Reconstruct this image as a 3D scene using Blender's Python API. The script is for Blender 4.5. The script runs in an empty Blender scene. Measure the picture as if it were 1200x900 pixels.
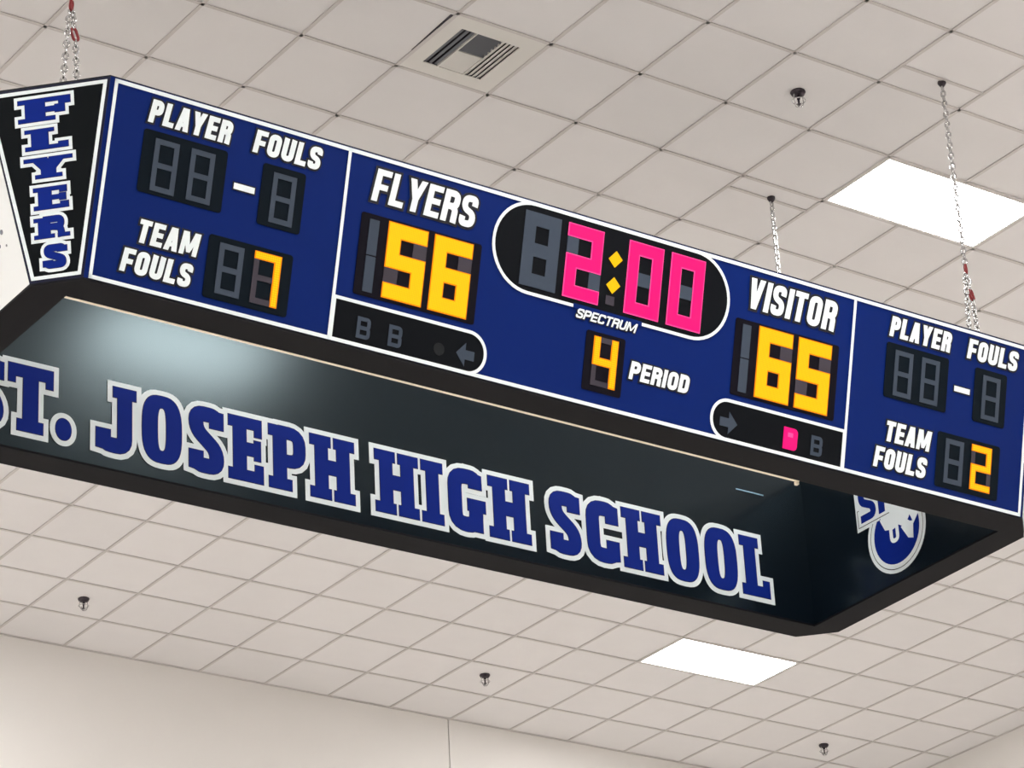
import bpy, bmesh, math, random
from mathutils import Vector, Matrix
from mathutils.geometry import delaunay_2d_cdt

random.seed(7)
SC = bpy.context.scene
COL = SC.collection
H = 10.8            # ceiling height (underside of the grid)
T = 0.6096          # ceiling module, 2 ft

# ------------------------------------------------------------------ camera
cam_d = bpy.data.cameras.new('camera')
cam = bpy.data.objects.new('camera', cam_d)
COL.objects.link(cam)
RIGHT = Vector((0.818735, -0.571917, -0.050840))
DOWN = Vector((0.212982, 0.384735, -0.898119))
FWD = Vector((0.533209, 0.724493, 0.436804))
CPOS = Vector((-10.231269, -11.102286, -9.213236)) + Vector((0, 0, H))
m = Matrix((RIGHT, -DOWN, -FWD)).transposed().to_4x4()
m.translation = CPOS
cam.matrix_world = m
cam_d.sensor_width = 36.0
cam_d.lens = 3724.85 / 1200 * 36.0
cam_d.clip_start = 0.1
cam_d.clip_end = 200
SC.camera = cam

# ------------------------------------------------------------------ world, exposure
w = bpy.data.worlds.new('world')
SC.world = w
w.use_nodes = True
w.node_tree.nodes['Background'].inputs[0].default_value = (0.9, 0.95, 1.0, 1)
w.node_tree.nodes['Background'].inputs[1].default_value = 0.05
SC.view_settings.view_transform = 'Standard'
SC.view_settings.look = 'None'
SC.view_settings.exposure = 0.0
SC.view_settings.gamma = 1.0
SC.view_settings.use_curve_mapping = False
SC.cycles.max_bounces = 8
SC.cycles.diffuse_bounces = 5
SC.cycles.glossy_bounces = 4
SC.cycles.sample_clamp_indirect = 6.0
LAMP = 55.0          # radiance of the ceiling panel diffusers

# ------------------------------------------------------------------ materials
def srgb(r, g, b):
    f = lambda c: (c / 255 / 12.92) if c / 255 <= 0.04045 else ((c / 255 + 0.055) / 1.055) ** 2.4
    return (f(r), f(g), f(b), 1)

def mat(name, col, rough=0.6, metal=0.0, spec=0.5, noise=0.0, nscale=20.0, bump=0.0, bscale=200.0,
        emit=None, estr=0.0, vary=0.0):
    M = bpy.data.materials.new(name)
    M.use_nodes = True
    nt = M.node_tree
    b = nt.nodes['Principled BSDF']
    b.inputs['Base Color'].default_value = col
    b.inputs['Roughness'].default_value = rough
    b.inputs['Metallic'].default_value = metal
    b.inputs['Specular IOR Level'].default_value = spec
    tc = nt.nodes.new('ShaderNodeTexCoord')
    last = None
    if noise > 0:
        n = nt.nodes.new('ShaderNodeTexNoise')
        n.inputs['Scale'].default_value = nscale
        n.inputs['Detail'].default_value = 5
        nt.links.new(tc.outputs['Object'], n.inputs['Vector'])
        mr = nt.nodes.new('ShaderNodeMapRange')
        mr.inputs[3].default_value = 1 - noise
        mr.inputs[4].default_value = 1 + noise
        nt.links.new(n.outputs['Fac'], mr.inputs[0])
        last = mr.outputs[0]
    if vary > 0:
        oi = nt.nodes.new('ShaderNodeObjectInfo')
        mv = nt.nodes.new('ShaderNodeMapRange')
        mv.inputs[3].default_value = 1 - vary
        mv.inputs[4].default_value = 1 + vary
        nt.links.new(oi.outputs['Random'], mv.inputs[0])
        if last:
            mm = nt.nodes.new('ShaderNodeMath')
            mm.operation = 'MULTIPLY'
            nt.links.new(last, mm.inputs[0])
            nt.links.new(mv.outputs[0], mm.inputs[1])
            last = mm.outputs[0]
        else:
            last = mv.outputs[0]
    if last:
        vm = nt.nodes.new('ShaderNodeVectorMath')
        vm.operation = 'SCALE'
        vm.inputs[0].default_value = col[:3]
        nt.links.new(last, vm.inputs['Scale'])
        nt.links.new(vm.outputs[0], b.inputs['Base Color'])
    if bump > 0:
        n2 = nt.nodes.new('ShaderNodeTexNoise')
        n2.inputs['Scale'].default_value = bscale
        n2.inputs['Detail'].default_value = 4
        nt.links.new(tc.outputs['Object'], n2.inputs['Vector'])
        bp = nt.nodes.new('ShaderNodeBump')
        bp.inputs['Strength'].default_value = bump
        bp.inputs['Distance'].default_value = 0.002
        nt.links.new(n2.outputs['Fac'], bp.inputs['Height'])
        nt.links.new(bp.outputs[0], b.inputs['Normal'])
    if emit:
        b.inputs['Emission Color'].default_value = emit
        b.inputs['Emission Strength'].default_value = estr
    return M

def led_mat(name, hot, cool, scale):
    # rows of diodes: a fine dot lattice that glows
    M = bpy.data.materials.new(name)
    M.use_nodes = True
    nt = M.node_tree
    b = nt.nodes['Principled BSDF']
    b.inputs['Base Color'].default_value = (0.008, 0.004, 0.002, 1)
    b.inputs['Specular IOR Level'].default_value = 0.1
    b.inputs['Roughness'].default_value = 0.5
    tc = nt.nodes.new('ShaderNodeTexCoord')
    sep = nt.nodes.new('ShaderNodeSeparateXYZ')
    nt.links.new(tc.outputs['Object'], sep.inputs[0])
    prods = []
    for ax in (0, 1):
        mu = nt.nodes.new('ShaderNodeMath'); mu.operation = 'MULTIPLY'
        mu.inputs[1].default_value = scale * 2 * math.pi
        nt.links.new(sep.outputs[ax], mu.inputs[0])
        si = nt.nodes.new('ShaderNodeMath'); si.operation = 'SINE'
        nt.links.new(mu.outputs[0], si.inputs[0])
        prods.append(si.outputs[0])
    ad = nt.nodes.new('ShaderNodeMath'); ad.operation = 'ADD'
    nt.links.new(prods[0], ad.inputs[0]); nt.links.new(prods[1], ad.inputs[1])
    mr = nt.nodes.new('ShaderNodeMapRange')
    mr.inputs[1].default_value = -1.6; mr.inputs[2].default_value = 1.2
    nt.links.new(ad.outputs[0], mr.inputs[0])
    mx = nt.nodes.new('ShaderNodeMix'); mx.data_type = 'RGBA'
    nt.links.new(mr.outputs[0], mx.inputs[0])
    mx.inputs[6].default_value = cool
    mx.inputs[7].default_value = hot
    nt.links.new(mx.outputs[2], b.inputs['Emission Color'])
    b.inputs['Emission Strength'].default_value = 1.0
    return M

M = dict(
    tile=mat('mineral_fibre_tile', srgb(229, 227, 226), 0.95, spec=0.2, noise=0.035, nscale=3.0, bump=0.35, bscale=160, vary=0.02),
    tbar=mat('painted_grid_steel', srgb(205, 200, 197), 0.6, spec=0.3, noise=0.04, nscale=2),
    plenum=mat('plenum_grey', srgb(90, 88, 86), 0.9),
    wall=mat('painted_gypsum', srgb(230, 227, 223), 0.85, spec=0.25, noise=0.02, nscale=1.2, bump=0.2, bscale=90),
    wallgap=mat('joint_backing', srgb(120, 112, 106), 0.9),  # grey-brown backing slab that shows in the open joints
    lampframe=mat('white_lamp_frame', srgb(235, 233, 228), 0.5),
    diff=mat('glowing_diffuser', (0.9, 0.9, 0.9, 1), 0.6, emit=(1.0, 0.99, 0.98, 1), estr=LAMP),
    navy=mat('navy_vinyl', srgb(2, 30, 98), 0.5, spec=0.07, noise=0.03, nscale=6),
    navydark=mat('dark_navy_metal', srgb(8, 14, 44), 0.45, spec=0.2),
    black=mat('black_painted_metal', srgb(14, 18, 22), 0.5, spec=0.2, noise=0.05, nscale=8),
    underside=mat('dark_brown_black_metal', srgb(14, 14, 18), 0.6, spec=0.1, noise=0.05, nscale=8),
    gloss=mat('glossy_black_vinyl', srgb(9, 18, 27), 0.21, spec=0.36, noise=0.04, nscale=5, bump=0.0, bscale=30),
    cornerblack=mat('black_vinyl', srgb(4, 9, 13), 0.5, spec=0.08, noise=0.04, nscale=5),
    white=mat('white_vinyl', srgb(234, 243, 245), 0.45, spec=0.3),
    shadowvinyl=mat('black_outline_vinyl', srgb(10, 12, 26), 0.5, spec=0.3),
    blue=mat('royal_blue_vinyl', srgb(14, 38, 128), 0.5, spec=0.05, noise=0.05, nscale=10),
    bluedge=mat('dark_blue_edge_vinyl', srgb(18, 22, 70), 0.45, spec=0.3),
    sidewhite=mat('white_side_sign', srgb(232, 234, 232), 0.5, spec=0.3, noise=0.02, nscale=4),
    lens=mat('smoked_lens', srgb(5, 16, 25), 0.55, spec=0.06, noise=0.1, nscale=40),
    lenswarm=mat('dark_display_mask', srgb(13, 10, 20), 0.55, spec=0.06, noise=0.1, nscale=40),
    lensblack=mat('black_display_mask', srgb(9, 12, 17), 0.55, spec=0.06, noise=0.06, nscale=20),
    segoff=mat('unlit_segment', srgb(58, 68, 82), 0.5, spec=0.15, noise=0.05, nscale=60),
    segdim=mat('unlit_segment_dark', srgb(62, 57, 66), 0.5, spec=0.15, noise=0.08, nscale=60),
    amber=led_mat('amber_led', (1.2, 0.74, 0.0, 1), (1.1, 0.42, 0.0, 1), 95.0),
    amberfine=led_mat('amber_led_fine', (1.2, 0.72, 0.0, 1), (1.1, 0.52, 0.0, 1), 140.0),
    pink=led_mat('pink_led', (1.2, 0.0, 0.24, 1), (1.1, 0.0, 0.18, 1), 140.0),
    pinkedge=mat('pink_led_rim', (0.1, 0, 0.02, 1), 0.5, emit=(1.2, 0.06, 0.32, 1), estr=1.0),
    amberrim=mat('amber_glow_rim', (0.05, 0.02, 0, 1), 0.5, spec=0.1, emit=(1.05, 0.27, 0.0, 1), estr=1.0),  # orange border that paints a glow fringe round lit segments
    zinc=mat('zinc_plated_steel', srgb(196, 196, 196), 0.22, metal=0.95, spec=0.5, noise=0.1, nscale=90),
    red=mat('red_painted_link', srgb(135, 44, 48), 0.45, spec=0.4, noise=0.15, nscale=80),
    darkmetal=mat('dark_bronze_metal', srgb(50, 42, 50), 0.4, metal=0.4),
    gold=mat('bare_cream_trim', srgb(248, 236, 214), 0.5, spec=0.4, noise=0.08, nscale=12),
    reflstrip=mat('painted_reflection', srgb(130, 165, 185), 0.35, metal=0.3),  # pale blue of a reflected streak, put into a thin strip
    ventwhite=mat('white_diffuser_steel', srgb(222, 220, 214), 0.5, spec=0.35),
    ventdark=mat('dark_duct', srgb(48, 46, 54), 0.8),
    ventslat=mat('grey_louvre', srgb(120, 122, 128), 0.5, spec=0.4),
    chrome=mat('chrome_sprinkler', srgb(215, 215, 215), 0.25, metal=0.8),
)

M['gloss'].node_tree.nodes['Principled BSDF'].inputs['Specular Tint'].default_value = (0.72, 0.95, 1.0, 1)

def floor_mat():
    F = mat('maple_floor', srgb(214, 172, 124), 0.35, spec=0.4)
    nt = F.node_tree
    b = nt.nodes['Principled BSDF']
    tc = nt.nodes.new('ShaderNodeTexCoord')
    br = nt.nodes.new('ShaderNodeTexBrick')
    br.inputs['Color1'].default_value = srgb(220, 216, 214)
    br.inputs['Color2'].default_value = srgb(211, 207, 203)
    br.inputs['Mortar'].default_value = srgb(160, 140, 118)
    br.inputs['Scale'].default_value = 1.0
    br.inputs['Mortar Size'].default_value = 0.003
    br.inputs['Brick Width'].default_value = 1.4
    br.inputs['Row Height'].default_value = 0.07
    nt.links.new(tc.outputs['Object'], br.inputs['Vector'])
    nt.links.new(br.outputs['Color'], b.inputs['Base Color'])
    return F
M['floor'] = floor_mat()

# ------------------------------------------------------------------ mesh helpers
class MB:
    def __init__(s):
        s.v = []; s.f = []; s.mi = []; s.mats = []
    def _m(s, m):
        if m not in s.mats: s.mats.append(m)
        return s.mats.index(m)
    def box(s, x0, x1, y0, y1, z0, z1, m):
        k = len(s.v); i = s._m(m)
        s.v += [(x0,y0,z0),(x1,y0,z0),(x1,y1,z0),(x0,y1,z0),(x0,y0,z1),(x1,y0,z1),(x1,y1,z1),(x0,y1,z1)]
        s.f += [[k+a for a in q] for q in ((3,2,1,0),(4,5,6,7),(0,1,5,4),(1,2,6,5),(2,3,7,6),(3,0,4,7))]
        s.mi += [i]*6
    def prism(s, pts, z0, z1, m):
        # polygon in xy (counter clockwise), extruded z0..z1
        a = sum(pts[i][0]*pts[(i+1)%len(pts)][1]-pts[(i+1)%len(pts)][0]*pts[i][1] for i in range(len(pts)))
        if a < 0: pts = list(reversed(pts))
        k = len(s.v); n = len(pts); i = s._m(m)
        s.v += [(p[0],p[1],z0) for p in pts] + [(p[0],p[1],z1) for p in pts]
        s.f.append([k+n+j for j in range(n)]); s.f.append([k+n-1-j for j in range(n)])
        for j in range(n):
            jj = (j+1) % n
            s.f.append([k+j, k+jj, k+n+jj, k+n+j])
        s.mi += [i]*(n+2)
    def ring(s, outer, inner, z0, z1, m):
        k = len(s.v); n = len(outer); i = s._m(m)
        for L, z in ((outer,z0),(inner,z0),(outer,z1),(inner,z1)):
            s.v += [(p[0],p[1],z) for p in L]
        for j in range(n):
            jj = (j+1) % n
            o0,o1,i0,i1 = k+j,k+jj,k+n+j,k+n+jj
            O0,O1,I0,I1 = k+2*n+j,k+2*n+jj,k+3*n+j,k+3*n+jj
            s.f += [[O0,O1,I1,I0],[o1,o0,i0,i1],[o0,o1,O1,O0],[i1,i0,I0,I1]]
            s.mi += [i]*4
    def quadprism(s, bot, top, m):
        # two matching loops (lists of 3D points)
        k = len(s.v); n = len(bot); i = s._m(m)
        s.v += [tuple(p) for p in bot] + [tuple(p) for p in top]
        s.f.append([k+n+j for j in range(n)]); s.f.append([k+n-1-j for j in range(n)])
        for j in range(n):
            jj = (j+1) % n
            s.f.append([k+j,k+jj,k+n+jj,k+n+j])
        s.mi += [i]*(n+2)
    def lathe(s, prof, m, n=20, c=(0,0,0)):
        k = len(s.v); i = s._m(m)
        for r, z in prof:
            for a in range(n):
                t = 2*math.pi*a/n
                s.v.append((c[0]+r*math.cos(t), c[1]+r*math.sin(t), c[2]+z))
        for p in range(len(prof)-1):
            for a in range(n):
                b = (a+1) % n
                s.f.append([k+p*n+a,k+p*n+b,k+(p+1)*n+b,k+(p+1)*n+a]); s.mi.append(i)
        s.f.append([k+a for a in reversed(range(n))]); s.mi.append(i)
        s.f.append([k+(len(prof)-1)*n+a for a in range(n)]); s.mi.append(i)
    def tube(s, path, r, m, n=6, closed=True):
        k = len(s.v); i = s._m(m); N = len(path)
        P = [Vector(p) for p in path]
        for j in range(N):
            if closed: d = (P[(j+1)%N]-P[j-1]).normalized()
            else: d = (P[min(j+1,N-1)]-P[max(j-1,0)]).normalized()
            ref = Vector((0,1,0)) if abs(d.y) < 0.9 else Vector((1,0,0))
            a = d.cross(ref).normalized(); b = d.cross(a)
            for q in range(n):
                t = 2*math.pi*q/n
                s.v.append(tuple(P[j]+a*(r*math.cos(t))+b*(r*math.sin(t))))
        for j in range(N if closed else N-1):
            jj = (j+1) % N
            for q in range(n):
                qq = (q+1) % n
                s.f.append([k+j*n+q,k+jj*n+q,k+jj*n+qq,k+j*n+qq]); s.mi.append(i)
        if not closed:
            s.f.append([k+q for q in range(n)]); s.f.append([k+(N-1)*n+q for q in reversed(range(n))]); s.mi += [i,i]
    def mesh(s, name, smooth=False):
        me = bpy.data.meshes.new(name)
        me.from_pydata(s.v, [], s.f)
        for m_ in s.mats: me.materials.append(m_)
        me.polygons.foreach_set('material_index', s.mi)
        if smooth: me.polygons.foreach_set('use_smooth', [True]*len(s.f))
        bm = bmesh.new(); bm.from_mesh(me)
        bmesh.ops.recalc_face_normals(bm, faces=bm.faces)
        bm.to_mesh(me); bm.free()
        return me
    def build(s, name, parent=None, loc=None, mtx=None, smooth=False, label=None):
        return link(name, s.mesh(name, smooth), parent, loc, mtx, label)

def link(name, me, parent=None, loc=None, mtx=None, label=None):
    o = bpy.data.objects.new(name, me)
    COL.objects.link(o)
    if parent: o.parent = parent
    if mtx is not None: o.matrix_local = mtx
    elif loc is not None: o.location = loc
    if label: o['label'] = label
    return o

def tag(o, label, cat, group=None):
    o['label'] = label; o['category'] = cat
    if group: o['group'] = group
    return o

def empty(name, loc, label, cat, group=None):
    o = bpy.data.objects.new(name, None)
    o.empty_display_size = 0.1
    COL.objects.link(o); o.location = loc
    return tag(o, label, cat, group)

# ------------------------------------------------------------------ the room
X0, X1 = -24.0, 14.53*T
Y0, Y1 = -22.0, 16.0*T
TH = 0.14

def struct(name, mb, loc=None):
    o = mb.build(name, loc=loc); o['kind'] = 'structure'; return o

b = MB(); b.box(X0-TH, X1+TH, Y0-TH, Y1+TH, -0.2, 0, M['floor']); struct('floor', b)

def wall(name, axis, pos, sgn, a0, a1, joints):
    # a backing slab and wide gypsum panels with narrow open joints
    b = MB()
    if axis == 'y': b.box(a0, a1, min(pos, pos+sgn*TH), max(pos, pos+sgn*TH), 0, H+0.35, M['wallgap'])
    else: b.box(min(pos, pos+sgn*TH), max(pos, pos+sgn*TH), a0, a1, 0, H+0.35, M['wallgap'])
    wo = struct(name, b)
    cuts = [a0] + joints + [a1]
    for c0, c1 in zip(cuts[:-1], cuts[1:]):
        p = MB(); g = 0.005
        q0, q1 = c0+g, c1-g
        lo, hi = (pos-sgn*0.012, pos)
        lo, hi = min(lo, hi), max(lo, hi)
        if axis == 'y': p.box(q0, q1, lo, hi, 0.002, H+0.03, M['wall'])
        else: p.box(lo, hi, q0, q1, 0.002, H+0.03, M['wall'])
        p.build('wall_panel', wo)
    return wo
sx = 6.97*T
wall('wall_back', 'y', Y1+0.012, 1, X0, X1, [sx-7.32*k for k in (3, 2, 1)] + [sx])
wall('wall_right', 'x', X1+0.012, 1, Y0, Y1, [Y1-7.32*k for k in (4, 3, 2, 1)])
wall('wall_front', 'y', Y0-0.012, -1, X0, X1, [sx-7.32*k for k in (3, 2, 1)] + [sx])
wall('wall_left', 'x', X0-0.012, -1, Y0, Y1, [Y1-7.32*k for k in (4, 3, 2, 1)])

# ------------------------------------------------------------------ ceiling
b = MB(); b.box(X0-TH, X1+TH, Y0-TH, Y1+TH, H+0.35, H+0.5, M['plenum'])
ceiling = struct('ceiling', b)
I0, I1 = math.floor(X0/T)+1, 14
J0, J1 = math.floor(Y0/T)+1, 15
lamps = [(2, 1), (8, 12), (-3, -4)]
extra = [(-4, 12), (-10, 12), (-16, 12), (-28, 12), (8, 1), (-16, 1), (-28, 1), (-22, 7), (-34, 7),  # unseen lamps added at guessed spots to light the room
         (8, -4), (-16, -4), (-28, -4)]
for jj in (-10, -16, -22, -28, -34):
    for ii in ((8, -4, -16, -28) if jj % 12 else (2, -10, -22, -34)):
        extra.append((ii, jj))
lamps += extra
taken = {(-3, 1)}
for (i, j) in lamps: taken |= {(i, j), (i+1, j)}

def project(p):
    d = Vector(p)-CPOS
    z = d.dot(FWD)
    if z < 0.1: return None
    return (600+3724.85*d.dot(RIGHT)/z, 450+3724.85*d.dot(DOWN)/z)

def tile_box(mb, x0, x1, y0, y1, dz=0.0):
    g = 0.004
    mb.box(x0+g, x1-g, y0+g, y1-g, H+0.006+dz, H+0.02+dz, M['tile'])

SPLIT = {(1, 2): 2.24, (1, -1): -0.33}   # tiles cut along an extra tee where the chains come through
tile_me = None
rest = MB()
for i in range(I0-1, I1+1):
    for j in range(J0-1, J1+1):
        if (i, j) in taken: continue
        x0, x1 = max(i*T, X0), min((i+1)*T, X1)
        y0, y1 = max(j*T, Y0), min((j+1)*T, Y1)
        q = project(((x0+x1)/2, (y0+y1)/2, H))
        seen = q is not None and -70 < q[0] < 1270 and -50 < q[1] < 950
        if not seen:
            tile_box(rest, x0, x1, y0, y1); continue
        if (i, j) in SPLIT:
            ys = SPLIT[(i, j)]*T
            for a0, a1 in ((y0, ys), (ys, y1)):
                mb = MB(); tile_box(mb, x0-x0, x1-x0, a0-a0, a1-a0)
                mb.build('ceiling_tile', ceiling, loc=(x0, a0, 0))
            continue
        if abs(x1-x0-T) < 1e-4 and abs(y1-y0-T) < 1e-4:
            if tile_me is None:
                mb = MB(); tile_box(mb, 0, T, 0, T); tile_me = mb.mesh('ceiling_tile')
            link('ceiling_tile', tile_me, ceiling, (x0, y0, random.uniform(0, 0.0012)))
        else:
            mb = MB(); tile_box(mb, 0, x1-x0, 0, y1-y0)
            mb.build('ceiling_tile', ceiling, loc=(x0, y0, 0))
o = rest.build('ceiling_tile', ceiling); o['kind'] = 'stuff'

W2 = 0.0115
def tee(mb, x0, x1, y0, y1, along):
    if along == 'x':
        mb.box(x0, x1, y0-W2, y0+W2, H, H+0.004, M['tbar']); mb.box(x0, x1, y0-0.001, y0+0.001, H+0.004, H+0.035, M['tbar'])
    else:
        mb.box(x0-W2, x0+W2, y0, y1, H, H+0.004, M['tbar']); mb.box(x0-0.001, x0+0.001, y0, y1, H+0.004, H+0.035, M['tbar'])
for j in range(J0, J1+1):      # main runners along x
    mb = MB(); tee(mb, X0, X1, j*T, 0, 'x'); mb.build('ceiling_runner', ceiling)
lampset = {}
for i in range(I0, I1+1):      # cross tees along y, interrupted over the two-tile lamps
    js = [j for (ii, j) in lamps if ii+1 == i]
    cur = Y0; mb = MB()
    for j in sorted(js):
        tee(mb, i*T, 0, cur, j*T, 'y'); cur = (j+1)*T
    tee(mb, i*T, 0, cur, Y1, 'y')
    mb.build('cross_tee', ceiling)
for (i, j), s in SPLIT.items():
    mb = MB(); tee(mb, i*T, (i+1)*T, s*T, 0, 'x'); mb.build('cross_tee', ceiling)
# wall angle around the edge
mb = MB()
mb.box(X0, X1, Y1-0.022, Y1-0.0005, H-0.001, H+0.003, M['tbar']); mb.box(X1-0.022, X1-0.0005, Y0, Y1, H-0.001, H+0.003, M['tbar'])
mb.box(X0, X1, Y0+0.0005, Y0+0.022, H-0.001, H+0.003, M['tbar']); mb.box(X0+0.0005, X0+0.022, Y0, Y1, H-0.001, H+0.003, M['tbar'])
mb.build('wall_angle', ceiling)

# ------------------------------------------------------------------ ceiling lamps
fr = MB(); LW, LD = 2*T-0.024, T-0.024
fr.box(-LW/2, LW/2, -LD/2, -LD/2+0.014, 0.001, 0.05, M['lampframe']); fr.box(-LW/2, LW/2, LD/2-0.014, LD/2, 0.001, 0.05, M['lampframe'])
fr.box(-LW/2, -LW/2+0.014, -LD/2+0.014, LD/2-0.014, 0.001, 0.05, M['lampframe']); fr.box(LW/2-0.014, LW/2, -LD/2+0.014, LD/2-0.014, 0.001, 0.05, M['lampframe'])
fr.box(-LW/2, LW/2, -LD/2, LD/2, 0.05, 0.06, M['lampframe'])
fr_me = fr.mesh('frame')
df = MB(); df.box(-LW/2+0.014, LW/2-0.014, -LD/2+0.014, LD/2-0.014, 0.004, 0.012, M['diff']); df_me = df.mesh('diffuser')
def lamp_label(i, j):
    if (i, j) == (2, 1): return 'bright square-edged ceiling lamp behind the chain, upper right above the scoreboard'
    if (i, j) == (8, 12): return 'bright ceiling lamp below the scoreboard, just under the word SCHOOL'
    return 'unseen flat white ceiling lamp added to the grid outside the picture'
for (i, j) in lamps:
    if (i+2)*T > X1 or i*T < X0: continue
    vis = (i, j) in ((2, 1), (8, 12))
    e = empty('ceiling_light', ((i+1)*T, (j+0.5)*T, H), lamp_label(i, j), 'ceiling light',
              None if vis else 'unseen ceiling lamps outside the picture')
    link('frame', fr_me, e); link('diffuser', df_me, e)

# ------------------------------------------------------------------ air vent
vent = empty('ceiling_vent', (-2.5*T, 1.5*T, H), 'square white air diffuser with dark louvres set in a ceiling tile', 'vent')
a = T/2-0.012
g0, g1, h0, h1 = (-2.83+2.5)*T, (-2.205+2.5)*T, (1.19-1.5)*T, (1.825-1.5)*T
b = MB()
zf = 0.002
b.box(-a, g0, -a, a, zf, zf+0.006, M['ventwhite']); b.box(g1, a, -a, a, zf, zf+0.006, M['ventwhite'])
b.box(g0, g1, -a, h0, zf, zf+0.006, M['ventwhite']); b.box(g0, g1, h1, a, zf, zf+0.006, M['ventwhite'])
b.box(g0-0.004, g0, h0, h1, zf+0.006, 0.10, M['ventdark']); b.box(g1, g1+0.004, h0, h1, zf+0.006, 0.10, M['ventdark'])
b.box(g0, g1, h0-0.004, h0, zf+0.006, 0.10, M['ventdark']); b.box(g0, g1, h1, h1+0.004, zf+0.006, 0.10, M['ventdark'])
b.box(g0-0.004, g1+0.004, h0-0.004, h1+0.004, 0.10, 0.104, M['ventdark'])
b.build('face_plate', vent)
b = MB(); q_ = -T/2-0.0118; b.prism([(q_, -T/2+.03), (q_, .13), (q_-.003, .13), (q_-.016, -T/2+.03)], 0.0035, 0.0050, M['ventdark']); b.build('open_gap', vent, label='dark open gap along one edge')
c1x = (-2.665+2.5)*T; c2x = (-2.385+2.5)*T; my = (1.515-1.5)*T
def slat(p, q, wid, tilt, m_, alongx):
    # louvre blade from p to q (xy), tilted
    b = MB(); t = 0.0015
    c, s_ = math.cos(tilt)*wid/2, math.sin(tilt)*wid/2
    x0, y0 = p; x1, y1 = q
    if alongx:
        lo = [(x0, y0-c, 0.012-s_), (x0, y0+c, 0.012+s_), (x1, y0+c, 0.012+s_), (x1, y0-c, 0.012-s_)]
    else:
        lo = [(x0-c, y0, 0.012-s_), (x0+c, y0, 0.012+s_), (x0+c, y1, 0.012+s_), (x0-c, y1, 0.012-s_)]
    b.quadprism(lo, [(u, v, z+t) for u, v, z in lo], m_)
    b.build('slat', vent)
n = 3
for k in range(n):
    x = g0+(k+0.5)*(c1x-g0)/n; slat((x, h0), (x, h1), 0.014, math.radians(-40), M['ventslat'], False)
for k in range(4):
    x = c2x+(k+0.5)*(g1-c2x)/4; slat((x, h0), (x, h1), 0.029, math.radians(22), M['ventwhite'], False)
for k in range(6):
    y = h0+(k+0.5)*(my-h0)/6; slat((c1x+.006, y), (c2x-.004, y), 0.024, math.radians(-66), M['ventslat'], True)
for k in range(6):
    y = my+(k+0.5)*(h1-my)/6; slat((c1x+.006, y), (c2x-.004, y), 0.036, math.radians(-16), M['ventwhite'], True)
b = MB()
b.box(c1x-0.003, c1x+0.004, h0, h1, 0.001, 0.016, M['ventwhite']); b.box(c2x-0.004, c2x+0.002, h0, h1, 0.001, 0.016, M['ventwhite'])
b.box(c1x, c2x, my-0.003, my+0.003, 0.001, 0.016, M['ventwhite'])
b.build('divider', vent)

# ------------------------------------------------------------------ sprinkler heads
def sprinkler(x, y, label, sc=1.0):
    e = empty('sprinkler', (x, y, H+0.006), label, 'sprinkler')
    b = MB(); b.lathe([(0.042, 0.0), (0.044, -0.006), (0.036, -0.022), (0.022, -0.028)], M['darkmetal'], 20); b.build('escutcheon', e, smooth=False)
    b = MB(); b.lathe([(0.010, -0.026), (0.010, -0.05), (0.006, -0.056), (0.006, -0.078), (0.016, -0.084)], M['darkmetal'], 12); b.build('stem', e)
    b = MB()
    arc = [(0.036*math.cos(t)*1.0, 0, -0.052+ -0.046*math.sin(t)) for t in [math.pi*k/14 for k in range(15)]]
    b.tube([(0.030, 0, -0.022)] + arc + [(-0.030, 0, -0.022)], 0.0035, M['chrome'], 6, False)
    b.build('guard_arm', e)
    b = MB()
    b.tube([(0.039*math.cos(t), 0.039*math.sin(t), -0.060) for t in [2*math.pi*k/20 for k in range(20)]], 0.003, M['chrome'], 6, True)
    b.tube([(0.0, 0.036*math.cos(t), -0.052-0.046*math.sin(t)) for t in [math.pi*k/14 for k in range(15)]], 0.003, M['chrome'], 6, False)
    b.build('guard_ring', e)
sprinkler(0.467*T, 0.52*T, 'sprinkler head above the scoreboard near the bright upper lamp')
sprinkler(0.480*T, 14.46*T, 'small sprinkler head at far left, near the back wall')
sprinkler(6.455*T, 14.35*T, 'small sprinkler head left of the lower lamp, middle one of three by the back wall')
sprinkler(12.447*T, 14.43*T, 'small sprinkler head at lower right, below the lower lamp')

# ------------------------------------------------------------------ scoreboard
BX, BY, YAW = -1.838, 0.552, -0.005
ZB, ZT = H-2.76, H-1.882
UB, VB, UT, VT = 2.899, 0.929, 3.138, 1.164
CB, CT, LIP = 0.170, 0.409, 0.176
HH = ZT-ZB
LEAN = UT-UB
SL = math.hypot(HH, LEAN)
UI, VI = UB-LIP, VB-LIP
board = empty('scoreboard', (BX, BY, ZB), 'dark blue four-sided hanging gym scoreboard showing 56 to 65 with black open underside', 'scoreboard')
board.rotation_euler = (0, 0, YAW)

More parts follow.
